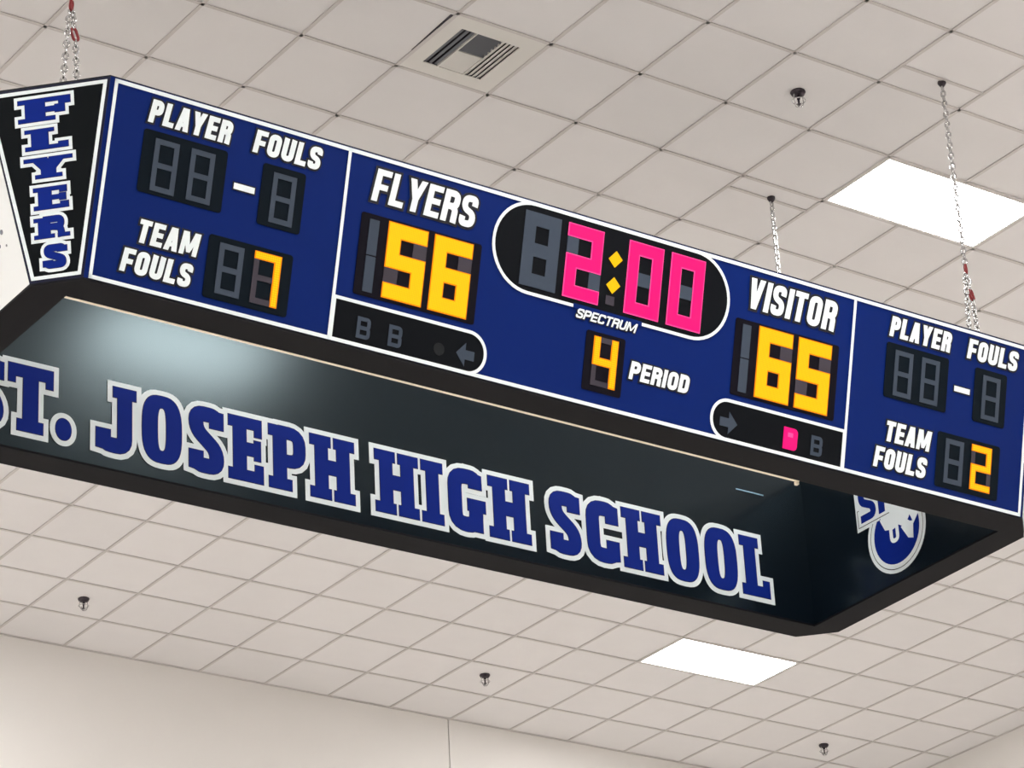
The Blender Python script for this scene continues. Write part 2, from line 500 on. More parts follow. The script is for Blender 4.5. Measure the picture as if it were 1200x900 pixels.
def frame(o, sx, up):
    sx = Vector(sx).normalized(); up = Vector(up).normalized(); n = sx.cross(up).normalized()
    mm = Matrix((sx, up, n)).transposed().to_4x4(); mm.translation = Vector(o); return mm
F_front = frame((0, -VB, 0), (1, 0, 0), (0, -LEAN, HH))
F_back = frame((0, VB, 0), (-1, 0, 0), (0, LEAN, HH))
F_left = frame((-UB, 0, 0), (0, -1, 0), (-LEAN, 0, HH))
F_right = frame((UB, 0, 0), (0, 1, 0), (LEAN, 0, HH))
F_inback = frame((0, VI, 0), (1, 0, 0), (0, 0, 1))
F_inright = frame((UI, 0, 0), (0, -1, 0), (0, 0, 1))
F_inleft = frame((-UI, 0, 0), (0, 1, 0), (0, 0, 1))
F_infront = frame((0, -VI, 0), (-1, 0, 0), (0, 0, 1))
def corner(sxn, syn):
    # corner panel frame: bottom edge midpoint, towards the top edge midpoint
    a = Vector((sxn*(UB-CB), syn*VB, 0)); c = Vector((sxn*UB, syn*(VB-CB), 0))
    a1 = Vector((sxn*(UT-CT), syn*VT, HH)); c1 = Vector((sxn*UT, syn*(VT-CT), HH))
    o = (a+c)/2; up = (a1+c1)/2-o
    s = (a-c) if sxn*syn > 0 else (c-a)
    out = Vector((sxn, syn, 0))
    s = s.normalized()
    if s.cross(up.normalized()).dot(out) < 0: s = -s
    return frame(o, s, up), (a-c).length/2, (a1-c1).length/2, up.length

# --- bottom frame, top cover
def octo(U, V, C, z): return [(-U+C,-V,z),(U-C,-V,z),(U,-V+C,z),(U,V-C,z),(U-C,V,z),(-U+C,V,z),(-U,V-C,z),(-U,-V+C,z)]
def rect8(U, V, z): return [(-U,-V,z),(U,-V,z),(U,-V,z),(U,V,z),(U,V,z),(-U,V,z),(-U,V,z),(-U,-V,z)]
def lipring(z0, z1, U, V, C, Ui, Vi, m_):
    b = MB()
    lip = [((-U+C,-V),(U-C,-V),(Ui,-Vi),(-Ui,-Vi)), ((U,-V+C),(U,V-C),(Ui,Vi),(Ui,-Vi)),
           ((U-C,V),(-U+C,V),(-Ui,Vi),(Ui,Vi)), ((-U,V-C),(-U,-V+C),(-Ui,-Vi),(-Ui,Vi)),
           ((U-C,-V),(U,-V+C),(Ui,-Vi)), ((U,V-C),(U-C,V),(Ui,Vi)), ((-U+C,V),(-U,V-C),(-Ui,Vi)), ((-U,-V+C),(-U+C,-V),(-Ui,-Vi))]
    for p in lip: b.prism(list(p), z0, z1, m_)
    return b
lipring(-0.012, 0.0, UB, VB, CB, UI, VI, M['underside']).build('bottom_frame', board)
lipring(HH, HH+0.008, UT, VT, CT, UI, VI, M['black']).build('top_cover', board)

# --- glyph engine: elements are convex polygons, thick polylines or oval rings
def fillet(pts, r, closed, seg=5):
    if r <= 0: return list(pts)
    out = []; n = len(pts)
    for k in range(n):
        if not closed and k in (0, n-1): out.append(pts[k]); continue
        p, a, c = Vector(pts[k]), Vector(pts[k-1]), Vector(pts[(k+1) % n])
        d1, d2 = (a-p), (c-p)
        rr = min(r, d1.length*0.49, d2.length*0.49)
        s_, e_ = p+d1.normalized()*rr, p+d2.normalized()*rr
        for q in range(seg+1):
            t = q/seg
            v = s_*(1-t)**2+p*(2*t*(1-t))+e_*t**2
            out.append((v.x, v.y))
    return out
def stroke_el(pts, w_, closed=False, r=0.0): return ('s', pts, w_, closed, r)
def rect(x0, x1, y0, y1): return ('p', [(x0,y0),(x1,y0),(x1,y1),(x0,y1)])
def poly(*p): return ('p', list(p))
def grow_poly(pts, o):
    a = sum(pts[i][0]*pts[(i+1)%len(pts)][1]-pts[(i+1)%len(pts)][0]*pts[i][1] for i in range(len(pts)))
    if a < 0: pts = list(reversed(pts))
    if o == 0: return pts
    n = len(pts); out = []
    for k in range(n):
        p, a, c = Vector(pts[k]), Vector(pts[k-1]), Vector(pts[(k+1)%n])
        n1 = (p-a).normalized(); n1 = Vector((n1.y, -n1.x)); n2 = (c-p).normalized(); n2 = Vector((n2.y, -n2.x))
        mvec = n1+n2; L = mvec.length_squared
        v = p+mvec*(2*o/max(L, 0.55)); out.append((v.x, v.y))
    return out
def emit(mb, els, tf, o, z0, z1, m_):
    polys = []
    for e in els:
        if e[0] == 'p':
            polys.append(grow_poly([tf(p) for p in e[1]], o))
        elif e[0] == 's':
            _, pts, w_, closed, r = e
            P = fillet([tf(p) for p in pts], r*tf.k, closed)
            hw = w_*tf.k/2+o; n = len(P)
            if not closed:
                d = (Vector(P[0])-Vector(P[1])).normalized()*o; P[0] = (P[0][0]+d.x, P[0][1]+d.y)
                d = (Vector(P[-1])-Vector(P[-2])).normalized()*o; P[-1] = (P[-1][0]+d.x, P[-1][1]+d.y)
            Lp, Rp = [], []
            for k in range(n):
                p = Vector(P[k])
                a = Vector(P[k-1]) if (closed or k > 0) else None
                c = Vector(P[(k+1)%n]) if (closed or k < n-1) else None
                n1 = (p-a).normalized() if a is not None and (p-a).length > 1e-7 else None
                n2 = (c-p).normalized() if c is not None and (c-p).length > 1e-7 else None
                if n1 is None: n1 = n2
                if n2 is None: n2 = n1
                n1 = Vector((-n1.y, n1.x)); n2 = Vector((-n2.y, n2.x)); mv = n1+n2
                mv = mv*(2/max(mv.length_squared, 0.6))
                Lp.append(p+mv*hw); Rp.append(p-mv*hw)
            for k in range(n if closed else n-1):
                kk = (k+1) % n
                if (Lp[k]-Lp[kk]).length < 1e-6 and (Rp[k]-Rp[kk]).length < 1e-6: continue
                q = [tuple(Rp[k]), tuple(Rp[kk]), tuple(Lp[kk]), tuple(Lp[k])]
                polys.append([q[0], q[1], q[2]]); polys.append([q[0], q[2], q[3]])
        elif e[0] == 'o':
            _, cx, cy, rx, ry, ix, iy, ex = e
            def sup(rx_, ry_, N=40):
                out = []
                for k in range(N):
                    t = 2*math.pi*k/N; c_, s_ = math.cos(t), math.sin(t)
                    out.append((math.copysign(abs(c_)**(2/ex), c_)*rx_, math.copysign(abs(s_)**(2/ex), s_)*ry_))
                return out
            C = tf((cx, cy)); kx, ky = tf.sx, tf.sy
            outer = [(C[0]+p[0]+tf.sh*p[1], C[1]+p[1]) for p in sup(rx*kx+o, ry*ky+o)]
            irx, iry = ix*kx-o, iy*ky-o
            if irx > 0.003 and iry > 0.003 and ix > 0:
                inner = [(C[0]+p[0]+tf.sh*p[1], C[1]+p[1]) for p in sup(irx, iry)]
                N = len(outer)
                for k in range(N):
                    kk = (k+1) % N
                    polys.append([outer[k], outer[kk], inner[kk], inner[k]])
            else: polys.append(outer)
    # one clean outline: constrained triangulation, keep whatever any piece covers
    vs, fs = [], []
    for p in polys:
        a = sum(p[i][0]*p[(i+1)%len(p)][1]-p[(i+1)%len(p)][0]*p[i][1] for i in range(len(p)))
        if abs(a) < 1e-10: continue
        if a < 0: p = list(reversed(p))
        fs.append(list(range(len(vs), len(vs)+len(p)))); vs += [Vector(q) for q in p]
    ov, oe, of, _, _, off_ = delaunay_2d_cdt(vs, [], fs, 0, 1e-5)
    loops = [[vs[q] for q in f] for f in fs]
    def inside(p, L_):
        # even-odd test, works for any simple outline
        c = False; n = len(L_)
        for q in range(n):
            a, b_ = L_[q], L_[q-1]
            if (a.y > p.y) != (b_.y > p.y) and p.x < (b_.x-a.x)*(p.y-a.y)/(b_.y-a.y)+a.x: c = not c
        return c
    keep = [f for f in of if any(inside((ov[f[0]]+ov[f[1]]+ov[f[2]])/3, L_) for L_ in loops)]
    k = len(mb.v); i = mb._m(m_); nv = len(ov)
    mb.v += [(q.x, q.y, z0) for q in ov]+[(q.x, q.y, z1) for q in ov]
    edges = {}
    for f in keep:
        a = sum(ov[f[t]].x*ov[f[(t+1)%3]].y-ov[f[(t+1)%3]].x*ov[f[t]].y for t in range(3))
        if a < 0: f = list(reversed(f))
        mb.f.append([k+nv+q for q in f]); mb.mi.append(i)
        mb.f.append([k+q for q in reversed(f)]); mb.mi.append(i)
        for t in range(len(f)):
            edges[(f[t], f[(t+1)%len(f)])] = 1
    for (a, c) in edges:
        if (c, a) not in edges:
            mb.f.append([k+a, k+c, k+nv+c, k+nv+a]); mb.mi.append(i)
class TF:
    def __init__(s, x, y, sx=1.0, sy=1.0, sh=0.0):
        s.x, s.y, s.sx, s.sy, s.sh = x, y, sx, sy, sh; s.k = math.sqrt(sx*sy)
    def __call__(s, p): return (s.x+p[0]*s.sx+p[1]*s.sy*s.sh, s.y+p[1]*s.sy)

# condensed rounded sans, unit height, stroke t; returns elements
def sans(c, w_, t=0.205):
    a = t/2; R_ = w_-a; TP = 1-a; r = 0.26; hs = t*0.9
    if c == 'P': return [rect(0,t,0,1), stroke_el([(a,TP),(R_,TP),(R_,.47),(a,.47)], t, False, .2)]
    if c == 'R': return [rect(0,t,0,1), stroke_el([(a,TP),(R_,TP),(R_,.50),(a,.50)], t, False, .2), stroke_el([(w_*.55,.5),(R_-.01,.42),(R_,0)], t, False, .16)]
    if c == 'L': return [rect(0,t,0,1), rect(0,w_,0,hs)]
    if c == 'E': return [rect(0,t,0,1), rect(0,w_,0,hs), rect(0,w_*.94,.5-hs/2,.5+hs/2), rect(0,w_,1-hs,1)]
    if c == 'F': return [rect(0,t,0,1), rect(0,w_*.92,.46-hs/2,.46+hs/2), rect(0,w_,1-hs,1)]
    if c == 'A': return [poly((0,0),(t,0),(w_/2+t*.35,1),(w_/2-t*.62,1)), poly((w_-t,0),(w_,0),(w_/2+t*.62,1),(w_/2-t*.35,1)), rect(t*.8,w_-t*.8,.18,.18+hs*.8)]
    if c == 'Y': return [poly((0,1),(t*1.02,1),(w_/2+t*.5,.38),(w_/2-t*.5,.38)), poly((w_-t*1.02,1),(w_,1),(w_/2+t*.5,.38),(w_/2-t*.5,.38)), rect(w_/2-t/2,w_/2+t/2,0,.45)]
    if c == 'V': return [poly((0,1),(t*1.02,1),(w_/2+t*.45,0),(w_/2-t*.5,0)), poly((w_-t*1.02,1),(w_,1),(w_/2+t*.5,0),(w_/2-t*.45,0))]
    if c == 'T': return [rect(0,w_,1-hs,1), rect(w_/2-t/2,w_/2+t/2,0,1)]
    if c == 'I': return [rect(0,t,0,1)]
    if c == 'M': return [rect(0,t*.9,0,1), rect(w_-t*.9,w_,0,1), poly((0,1),(t*1.15,1),(w_/2+t*.35,.12),(w_/2-t*.35,.12)), poly((w_-t*1.15,1),(w_,1),(w_/2+t*.35,.12),(w_/2-t*.35,.12))]
    if c == 'O': return [stroke_el([(a,a),(R_,a),(R_,TP),(a,TP)], t, True, r)]
    if c == 'D': return [stroke_el([(a,a),(R_,a),(R_,TP),(a,TP)], t, True, r*.8), rect(0,t,0,1)]
    if c == 'U': return [stroke_el([(a,1),(a,a),(R_,a),(R_,1)], t, False, r)]
    if c == 'C': return [stroke_el([(R_,.70),(R_,TP),(a,TP),(a,a),(R_,a),(R_,.30)], t, False, r*.7)]
    if c == 'S': return [stroke_el([(R_,.68),(R_,TP),(a,TP),(a,.56),(R_,.44),(R_,a),(a,a),(a,.32)], t, False, .19)]
    return []

# heavy slab serif, metres at its full size (cap height 0.35)
def slab(c):
    if c == 'H': return [rect(.030,.106,0,.35), rect(.159,.235,0,.35), rect(0,.1235,.292,.35), rect(.1425,.265,.292,.35), rect(0,.1235,0,.058), rect(.1425,.265,0,.058), rect(.08,.18,.140,.219)], .265
    if c == 'I': return [rect(.030,.106,0,.35), rect(0,.133,.292,.35), rect(0,.133,0,.058)], .133
    if c == 'T': return [rect(.080,.160,0,.35), rect(0,.240,.285,.35), rect(0,.038,.25,.35), rect(.202,.240,.25,.35), rect(.050,.188,0,.060)], .24
    if c == '.': return [('o', .040,.056,.040,.057,0,0,2.1)], .08
    if c == 'J': return [rect(.093,.220,.293,.35), stroke_el([(.040,.112),(.040,.034),(.157,.030),(.157,.33)], .078, False, .05), poly((0,.112),(.079,.112),(.079,.0),(.0,.008))], .22
    if c == 'O': return [('o', .110,.176,.110,.182,.025,.118,2.9)], .22
    if c == 'S': return [stroke_el([(.155,.245),(.155,.316),(.040,.316),(.040,.225),(.155,.125),(.155,.034),(.040,.034),(.040,.110)], .078, False, .062), poly((0,.110),(.079,.110),(.079,.0),(0,.012)), poly((.116,.245),(.194,.245),(.194,.338),(.116,.345))], .194
    if c == 'C': return [stroke_el([(.170,.23),(.170,.312),(.042,.312),(.042,.038),(.170,.038),(.170,.13)], .082, False, .075), poly((.13,.23),(.212,.23),(.212,.33),(.13,.348)), poly((.13,.13),(.212,.13),(.212,.02),(.13,.002))], .212
    if c == 'G': return [stroke_el([(.172,.25),(.172,.312),(.042,.312),(.042,.038),(.172,.038),(.172,.16)], .082, False, .075), poly((.13,.25),(.212,.25),(.212,.33),(.13,.348)), rect(.120,.233,.12,.188), rect(.132,.212,0.006,.16)], .233
    if c == 'E': return [rect(.027,.103,0,.35), rect(0,.192,.290,.35), rect(0,.200,0,.060), rect(.150,.192,.252,.35), rect(.152,.200,0,.098), rect(.05,.155,.143,.213), rect(.148,.186,.122,.232)], .2
    if c == 'P': return [rect(.027,.103,0,.35), rect(0,.133,0,.060), rect(0,.12,.290,.35), stroke_el([(.06,.318),(.180,.318),(.180,.162),(.06,.162)], .068, False, .06)], .216
    if c == 'L': return [rect(.028,.104,0,.35), rect(0,.130,.293,.35), rect(0,.192,0,.062), rect(.148,.192,0,.100)], .192
    if c == 'F': return [rect(.027,.103,0,.35), rect(0,.2,.285,.35), rect(0,.14,0,.060), rect(.155,.2,.235,.35), rect(.05,.155,.13,.21), rect(.14,.178,.11,.23)], .2
    if c == 'Y': return [rect(.085,.160,0,.20), poly((.03,.35),(.115,.35),(.160,.15),(.085,.15)), poly((.13,.35),(.215,.35),(.160,.15),(.085,.15)), rect(0,.118,.29,.35), rect(.127,.245,.29,.35), rect(.055,.19,0,.06)], .245
    if c == 'R': return [rect(.027,.103,0,.35), rect(0,.128,0,.060), rect(0,.12,.290,.35), stroke_el([(.06,.318),(.172,.318),(.172,.185),(.06,.185)], .066, False, .05), stroke_el([(.12,.185),(.168,.165),(.175,.0)], .066, False, .04), rect(.15,.225,0,.06)], .225
    return [], .1

def sans_word(word, x0, x1, y0, h, parent, F, gap=0.10, sh=0.14, widths=None, t=0.235, out=0.009, z=0.002):
    W = {'I': t/.62, 'M': 1.42, 'L': .88, 'F': .92, 'E': .92, 'A': 1.08, 'Y': 1.08, 'V': 1.08, 'T': .95}
    ws = [W.get(c, 1.0) for c in word]
    avail = (x1-x0)-sh*h*0.9
    unit = (avail-gap*h*(len(word)-1))/sum(ws)
    x = x0
    for c, k in zip(word, ws):
        cw = unit*k
        els = sans(c, cw/h, t)
        b = MB(); tf = TF(x, y0, h, h, sh)
        emit(b, els, tf, out, z, z+0.0015, M['shadowvinyl'])
        emit(b, els, tf, 0, z+0.0015, z+0.004, M['white'])
        b.build('letter', parent)
        x += cw+gap*h
def slab_letter(c, x, y, parent, sx=1.0, sy=1.0, o=0.030, o2=0.0035, w=None, z=0.002):
    els, nat = slab(c)
    if w: sx = w/nat
    b = MB(); tf = TF(x, y, sx, sy, 0)
    slab_letter.n += 1
    emit(b, els, tf, o, z, z+0.0028+0.0005*(slab_letter.n % 2), M['white'])
    emit(b, els, tf, o2, z+0.003, z+0.0042, M['bluedge'])
    emit(b, els, tf, 0, z+0.004, z+0.006, M['blue'])
    b.build('letter', parent)

slab_letter.n = 0

def line(b, x0, x1, y0, y1, z0=0.002, z1=0.0045, m_=None): b.box(x0, x1, y0, y1, z0, z1, m_ or M['white'])
BW = 0.0155
TP = 0.012     # panel thickness

def face(F, x0, x1, name='face_panel', m_=None, label=None, y0=0.0, y1=SL):
    b = MB(); b.box(x0, x1, y0, y1, -TP, 0, m_ or M['navy'])
    return b.build(name, board, mtx=F, label=label)

SEGS = {'0':'abcdef','1':'bc','2':'abged','3':'abgcd','4':'fgbc','5':'afgcd','6':'afgcde','7':'abc','8':'abcdefg',' ':''}
def seg_rects(on, w_, h, tl, to):
    m_ = h/2; out = {}
    for s_ in 'adg':
        t = tl if s_ in on else to
        y0 = {'a': h-t, 'd': 0, 'g': m_-t/2}[s_]
        if s_ in on: out[s_] = (0, w_, y0, y0+t)
        else: out[s_] = (to, w_-to, y0, y0+t)
    for s_, hi, lo, left in (('f','a','g',1),('b','a','g',0),('e','g','d',1),('c','g','d',0)):
        lit = s_ in on; t = tl if lit else to
        y1 = h if hi == 'a' else m_
        y0 = 0 if lo == 'd' else m_
        if hi in on: y1 = out[hi][2]
        if lo in on: y0 = out[lo][3]
        out[s_] = ((0, t) if left else (w_-t, w_))+(y0, y1)
    return out
def digit(disp, ch, x, y, w_, h, t, lit, off, tlit=None, rim=None):
    on = SEGS[ch]; tl = tlit or t
    rim = rim or M['amberrim']
    R_ = seg_rects(on, w_, h, tl, t)
    if on:
        for q in 'adg':          # an unlit bar stops at lit uprights
            if q not in on:
                up = {'a': ('f','b'), 'd': ('e','c'), 'g': ('e','c')}[q]
                x0_, x1_, y0_, y1_ = R_[q]
                R_[q] = (max(x0_, tl if up[0] in on or (q == 'g' and 'f' in on) else x0_), min(x1_, w_-tl if up[1] in on or (q == 'g' and 'b' in on) else x1_), y0_, y1_)
    for s_ in 'abcdefg':
        x0, x1, y0, y1 = R_[s_]
        b = MB()
        if s_ in on:
            if rim:
                b.box(x+x0, x+x1, y+y0, y+y1, .0035, .0065, rim)
                q = RIMW
                if s_ in 'adg':
                    b.box(x+q, x+w_-q, y+y0+q, y+y1-q, .0065, .0075, lit)
                    for v_, xa, xb, ya, yb in (('f', q, tl-q, y1-q, y1), ('b', w_-tl+q, w_-q, y1-q, y1), ('e', q, tl-q, y0, y0+q), ('c', w_-tl+q, w_-q, y0, y0+q)):
                        ok = v_ in on and not (s_ == 'a' and v_ in 'fb') and not (s_ == 'd' and v_ in 'ec')
                        if s_ == 'a': v_, ya, yb, ok = {'f':'f','b':'b','e':'f','c':'b'}[v_], y0, y0+q, {'e':'f','c':'b'}.get(v_, ' ') in on
                        elif s_ == 'd': ok = {'f':'e','b':'c'}.get(v_, ' ') in on; ya, yb = y1-q, y1
                        if ok: b.box(x+xa, x+xb, y+ya, y+yb, .0065, .0075, lit)
                else:
                    hi = ('a' if s_ in 'fb' else 'g') in on; lo = ('g' if s_ in 'fb' else 'd') in on
                    if s_ in 'fb' and not lo and ('e' if s_ == 'f' else 'c') in on: lo = True
                    if s_ in 'ec' and not hi and ('f' if s_ == 'e' else 'b') in on: hi = True
                    b.box(x+x0+q, x+x1-q, y+y0+(0 if lo else q), y+y1-(0 if hi else q), .0065, .0075, lit)
            else:
                b.box(x+x0, x+x1, y+y0, y+y1, .0035, .0075, lit)
            b.build('lit_segment', disp)
        else:
            b.box(x+x0, x+x1, y+y0, y+y1, .0035, .0055, off); b.build('segment', disp)
def rounded(x0, x1, y0, y1, r, seg=4, corners=(1,1,1,1)):
    out = []
    for k, (cx, cy, a0) in enumerate(((x1-r,y0+r,-90),(x1-r,y1-r,0),(x0+r,y1-r,90),(x0+r,y0+r,180))):
        if corners[k] and r > 0:
            for q in range(seg+1):
                t = math.radians(a0+90*q/seg); out.append((cx+r*math.cos(t), cy+r*math.sin(t)))
        else: out.append(((x1,y0),(x1,y1),(x0,y1),(x0,y0))[k])
    return out
def display(x0, x1, y0, y1, m_, r=0.015, label=None, F=None):
    b = MB(); b.prism(rounded(x0, x1, y0, y1, r), 0.001, 0.0035, m_)
    return b.build('digit_display', board, mtx=F or F_front, label=label)

XL, XR = -2.728, 2.728
RIMW = 0.005
def fouls_module(dx, team, lab):
    p = face(F_front, dx-2.728, dx-1.5, label=lab) if dx == 0 else face(F_front, 1.51, 2.728, label=lab)
    b = MB()
    l = -2.707 if dx == 0 else 1.502-dx; r = -1.492 if dx == 0 else 2.713-dx
    line(b, dx+l, dx+r, .888, .905); line(b, dx+l, dx+r, .001, .018)
    if dx == 0: line(b, l, l+BW, .001, .905); line(b, r-BW, r, .001, .905)
    else: line(b, dx+r-BW, dx+r, .001, .905); line(b, 1.502, 1.502+BW, .001, .905)
    b.build('border_line', p)
    sans_word('PLAYER', dx-2.527, dx-2.106, .756, .107, p, None)
    sans_word('FOULS', dx-1.999, dx-1.640, .756, .107, p, None)
    b = MB(); b.box(dx-2.075, dx-1.957, .559, .599, .002, .0035, M['shadowvinyl']); b.box(dx-2.069, dx-1.963, .565, .593, .0035, .005, M['white']); b.build('dash', p)
    sans_word('TEAM', dx-2.510, dx-2.198, .212, .106, p, None)
    sans_word('FOULS', dx-2.570, dx-2.214, .068, .107, p, None)
    d = display(dx-2.537, dx-2.116, .437, .724, M['lens'])
    digit(d, ' ', dx-2.477, .455, .120, .238, .024, M['amber'], M['segoff']); digit(d, ' ', dx-2.297, .458, .120, .236, .024, M['amber'], M['segoff'])
    d = display(dx-1.934, dx-1.711, .437, .722, M['lens'])
    digit(d, ' ', dx-1.877, .460, .121, .232, .024, M['amber'], M['segoff'])
    d = display(dx-2.157, dx-1.727, .048, .336, M['lens'])
    digit(d, ' ', dx-2.100, .077, .124, .232, .026, M['amber'], M['segoff'])
    digit(d, team, dx-1.922, .077, .138, .238, .026, M['amber'], M['segdim'], tlit=.036)
    return p
pL = fouls_module(0, '7', 'left blue fouls panel with 7 team fouls lit')
pR = fouls_module(4.272, '2', 'right blue fouls panel with 2 team fouls lit')
pC = face(F_front, -1.5, 1.51, label='wide middle panel with the scores, clock and period')
b = MB()
line(b, -1.492, 1.502, .888, .905); line(b, -1.492, 1.502, .001, .018)
b.build('border_line', pC)
sans_word('FLYERS', -1.365, -.785, .691, .156, pC, None, gap=.08, t=.2, out=.012)
sans_word('VISITOR', .822, 1.400, .692, .156, pC, None, gap=.10, t=.2, out=.012)
sans_word('PERIOD', .157, .522, .182, .090, pC, None, gap=.10, out=.008)
sans_word('SPECTRUM', -.182, .182, .409, .047, pC, None, gap=.09, sh=.30, t=.20, out=.005)

# clock capsule
def capsule(x0, x1, y0, y1, rl, rr, m_, inner, z=0.0012):
    N = 12
    def cap(o, ):
        out = []
        X0_, X1_, Y0_, Y1_ = x0-o, x1+o, y0-o, y1+o
        def corner_(cx, cy, r, a0):
            if r <= 0.001: return [(cx, cy)]
            return [(cx+r*math.cos(math.radians(a0+90*q/N)), cy+r*math.sin(math.radians(a0+90*q/N))) for q in range(N+1)]
        R1 = rr+o if rr > 0 else 0; L1 = rl+o if rl > 0 else 0
        out += corner_(X1_-R1, Y0_+R1, R1, -90); out += corner_(X1_-R1, Y1_-R1, R1, 0)
        out += corner_(X0_+L1, Y1_-L1, L1, 90); out += corner_(X0_+L1, Y0_+L1, L1, 180)
        return out
    return cap(0), cap(-BW)
outer, inner = capsule(-.690, .720, .454, .903, .224, .224, None, None)
clock = MB(); clock.prism(inner, 0.001, 0.003, M['lensblack'])
clock = clock.build('digit_display', board, mtx=F_front, label='black rounded game clock reading 2:00 in pink')
b = MB(); b.ring(outer, inner, 0.002, 0.005, M['white'])
b.box(-.200, .205, .450, .474, .0045, .0056, M['navy'])
b.build('capsule_outline', pC)
for ch, x in ((' ', -.520), ('2', -.270), ('0', .090), ('0', .345)):
    digit(clock, ch, x, .494, .208, .364, .066, M['pink'], M['segoff'], rim=M['pinkedge'])
for cy in (.741, .611):
    b = MB(); q = .041; b.prism([(.018-q, cy-.004), (.016, cy-q), (.016+q, cy+.004), (.018, cy+q)], .0035, .0075, M['amberfine']); b.build('colon_dot', clock)
b = MB(); b.box(-.018, .032, .512, .556, .0035, .005, M['segdim']); b.build('decimal_dot', clock)

# score displays
def score(x0, txt, lab):
    d = display(x0-.045, x0+.615, .240, .628, M['lenswarm'], r=.012, label=lab)
    for k in (0, 1):
        b = MB(); b.box(x0, x0+.052, .262+k*.174, .262+k*.174+.168, .0035, .0055, M['segoff']); b.build('segment', d)
    digit(d, txt[0], x0+.102, .256, .216, .362, .074, M['amberfine'], M['segdim'])
    digit(d, txt[1], x0+.354, .256, .214, .362, .074, M['amberfine'], M['segdim'])
score(-1.357, '56', 'home score display reading 56')
score(.813, '65', 'visitor score display reading 65')
d = display(-.108, .122, .076, .366, M['lenswarm'], r=.012, label='period display reading 4')
digit(d, '4', -.062, .106, .144, .240, .026, M['amber'], M['segdim'], tlit=.040)

# bonus and possession strips
def bonus(x0, x1, rl, rr, left):
    outer, inner = capsule(x0, x1, .002, .212, rl, rr, None, None)
    d = MB(); d.prism(inner, .001, .003, M['lensblack']); d = d.build('bonus_display', board, mtx=F_front)
    b = MB(); b.ring(outer, inner, .002, .005, M['white']); b.build('capsule_outline', pC)
    def B(x, m_, filled=False):
        b = MB(); t = .018; w_, h = .072, .100; y = .042
        els = [rect(0,t,0,h), stroke_el([(t/2,h-t/2),(w_-t/2,h-t/2),(w_-t/2,h/2),(t/2,h/2)], t, False, .014), stroke_el([(t/2,h/2),(w_-t/2,h/2),(w_-t/2,t/2),(t/2,t/2)], t, False, .014)]
        if filled:
            b.prism(rounded(x, x+.088, y-.003, y+.107, .022, 4, (1,1,0,0)), .0035, .006, M['pink']);
            b.box(x+.026, x+.058, y+.060, y+.082, .006, .0065, M['pinkedge'])
        else: emit(b, els, TF(x, y), 0, .0035, .0055, m_)
        b.build('bonus_light', d, label='pink lit bonus light' if filled else None)
    if left:
        B(-1.362, M['segoff']); B(-1.192, M['segoff'])
        b = MB(); b.lathe([(.030,.003),(.030,.0045),(.026,.0045),(.026,.0035)], M['black'], 20, c=(-.915,.087,0)); b.build('horn_hole', d)
        b = MB(); b.prism([(-.822,.092),(-.772,.036),(-.772,.148)], .0035, .005, M['segoff']); b.box(-.772,-.722,.070,.114,.0035,.005,M['segoff']); b.build('possession_arrow', d)
    else:
        B(1.120, None, True); B(1.296, M['segoff'])
        b = MB(); b.prism([(.830,.094),(.776,.150),(.776,.038)], .0035, .005, M['segoff']); b.box(.722,.776,.072,.116,.0035,.005,M['segoff']); b.build('possession_arrow', d)
bonus(-1.500, -.654, 0, .104, True)
bonus(.662, 1.510, .104, 0, False)

# back, left and right faces
pw = face(F_left, -(VB-CB), VB-CB, name='side_panel', m_=M['sidewhite'], label='plain white side panel beyond the corner lettering')
b = MB()
for (x, y, r) in ((.640, .300, .012), (.600, .250, .009), (.655, .230, .006)):
    b.lathe([(r, .0005), (r, .002)], M['ventslat'], 8, c=(x, y, 0))
b.build('rivet', pw)
pr_ = face(F_right, -(VB-CB), VB-CB, name='side_panel', m_=M['sidewhite'])
pb = face(F_back, XL, XR, name='face_panel', m_=M['navy'])

# corner panels
for sxn, syn in ((-1, -1), (1, -1), (1, 1), (-1, 1)):
    Fc, wb, wt, L_ = corner(sxn, syn)
    b = MB(); b.prism([(-wb, 0), (wb, 0), (wt, L_), (-wt, L_)], -TP, 0, M['navydark'])
    p = b.build('corner_panel', board, mtx=Fc, label='black corner panel with upright FLYERS lettering' if (sxn, syn) == (-1, -1) else None)
    def at(u, y): return (u*(wb+(wt-wb)*y/L_), y)
    def trap(d):
        sl = (wt-wb)/L_
        return [(-(wb+sl*d)+d, d), ((wb+sl*d)-d, d), ((wt-sl*d)-d, L_-d), (-(wt-sl*d)+d, L_-d)]
    b = MB(); b.prism(trap(.012), 0.0005, 0.002, M['cornerblack']); b.build('corner_sheet', p)
    b = MB(); b.ring(trap(.012), trap(.028), .002, .0045, M['white']); b.build('border_line', p)
    for c, x0, x1, y0, h in (('F', -.134, .104, .731, .105), ('L', -.108, .086, .600, .095), ('Y', -.118, .100, .468, .094),
                             ('E', -.082, .074, .325, .100), ('R', -.086, .072, .194, .092), ('S', -.054, .056, .062, .094)):
        slab_letter(c, x0, y0, p, sy=h/.35, w=x1-x0, o=.0165, o2=.002)

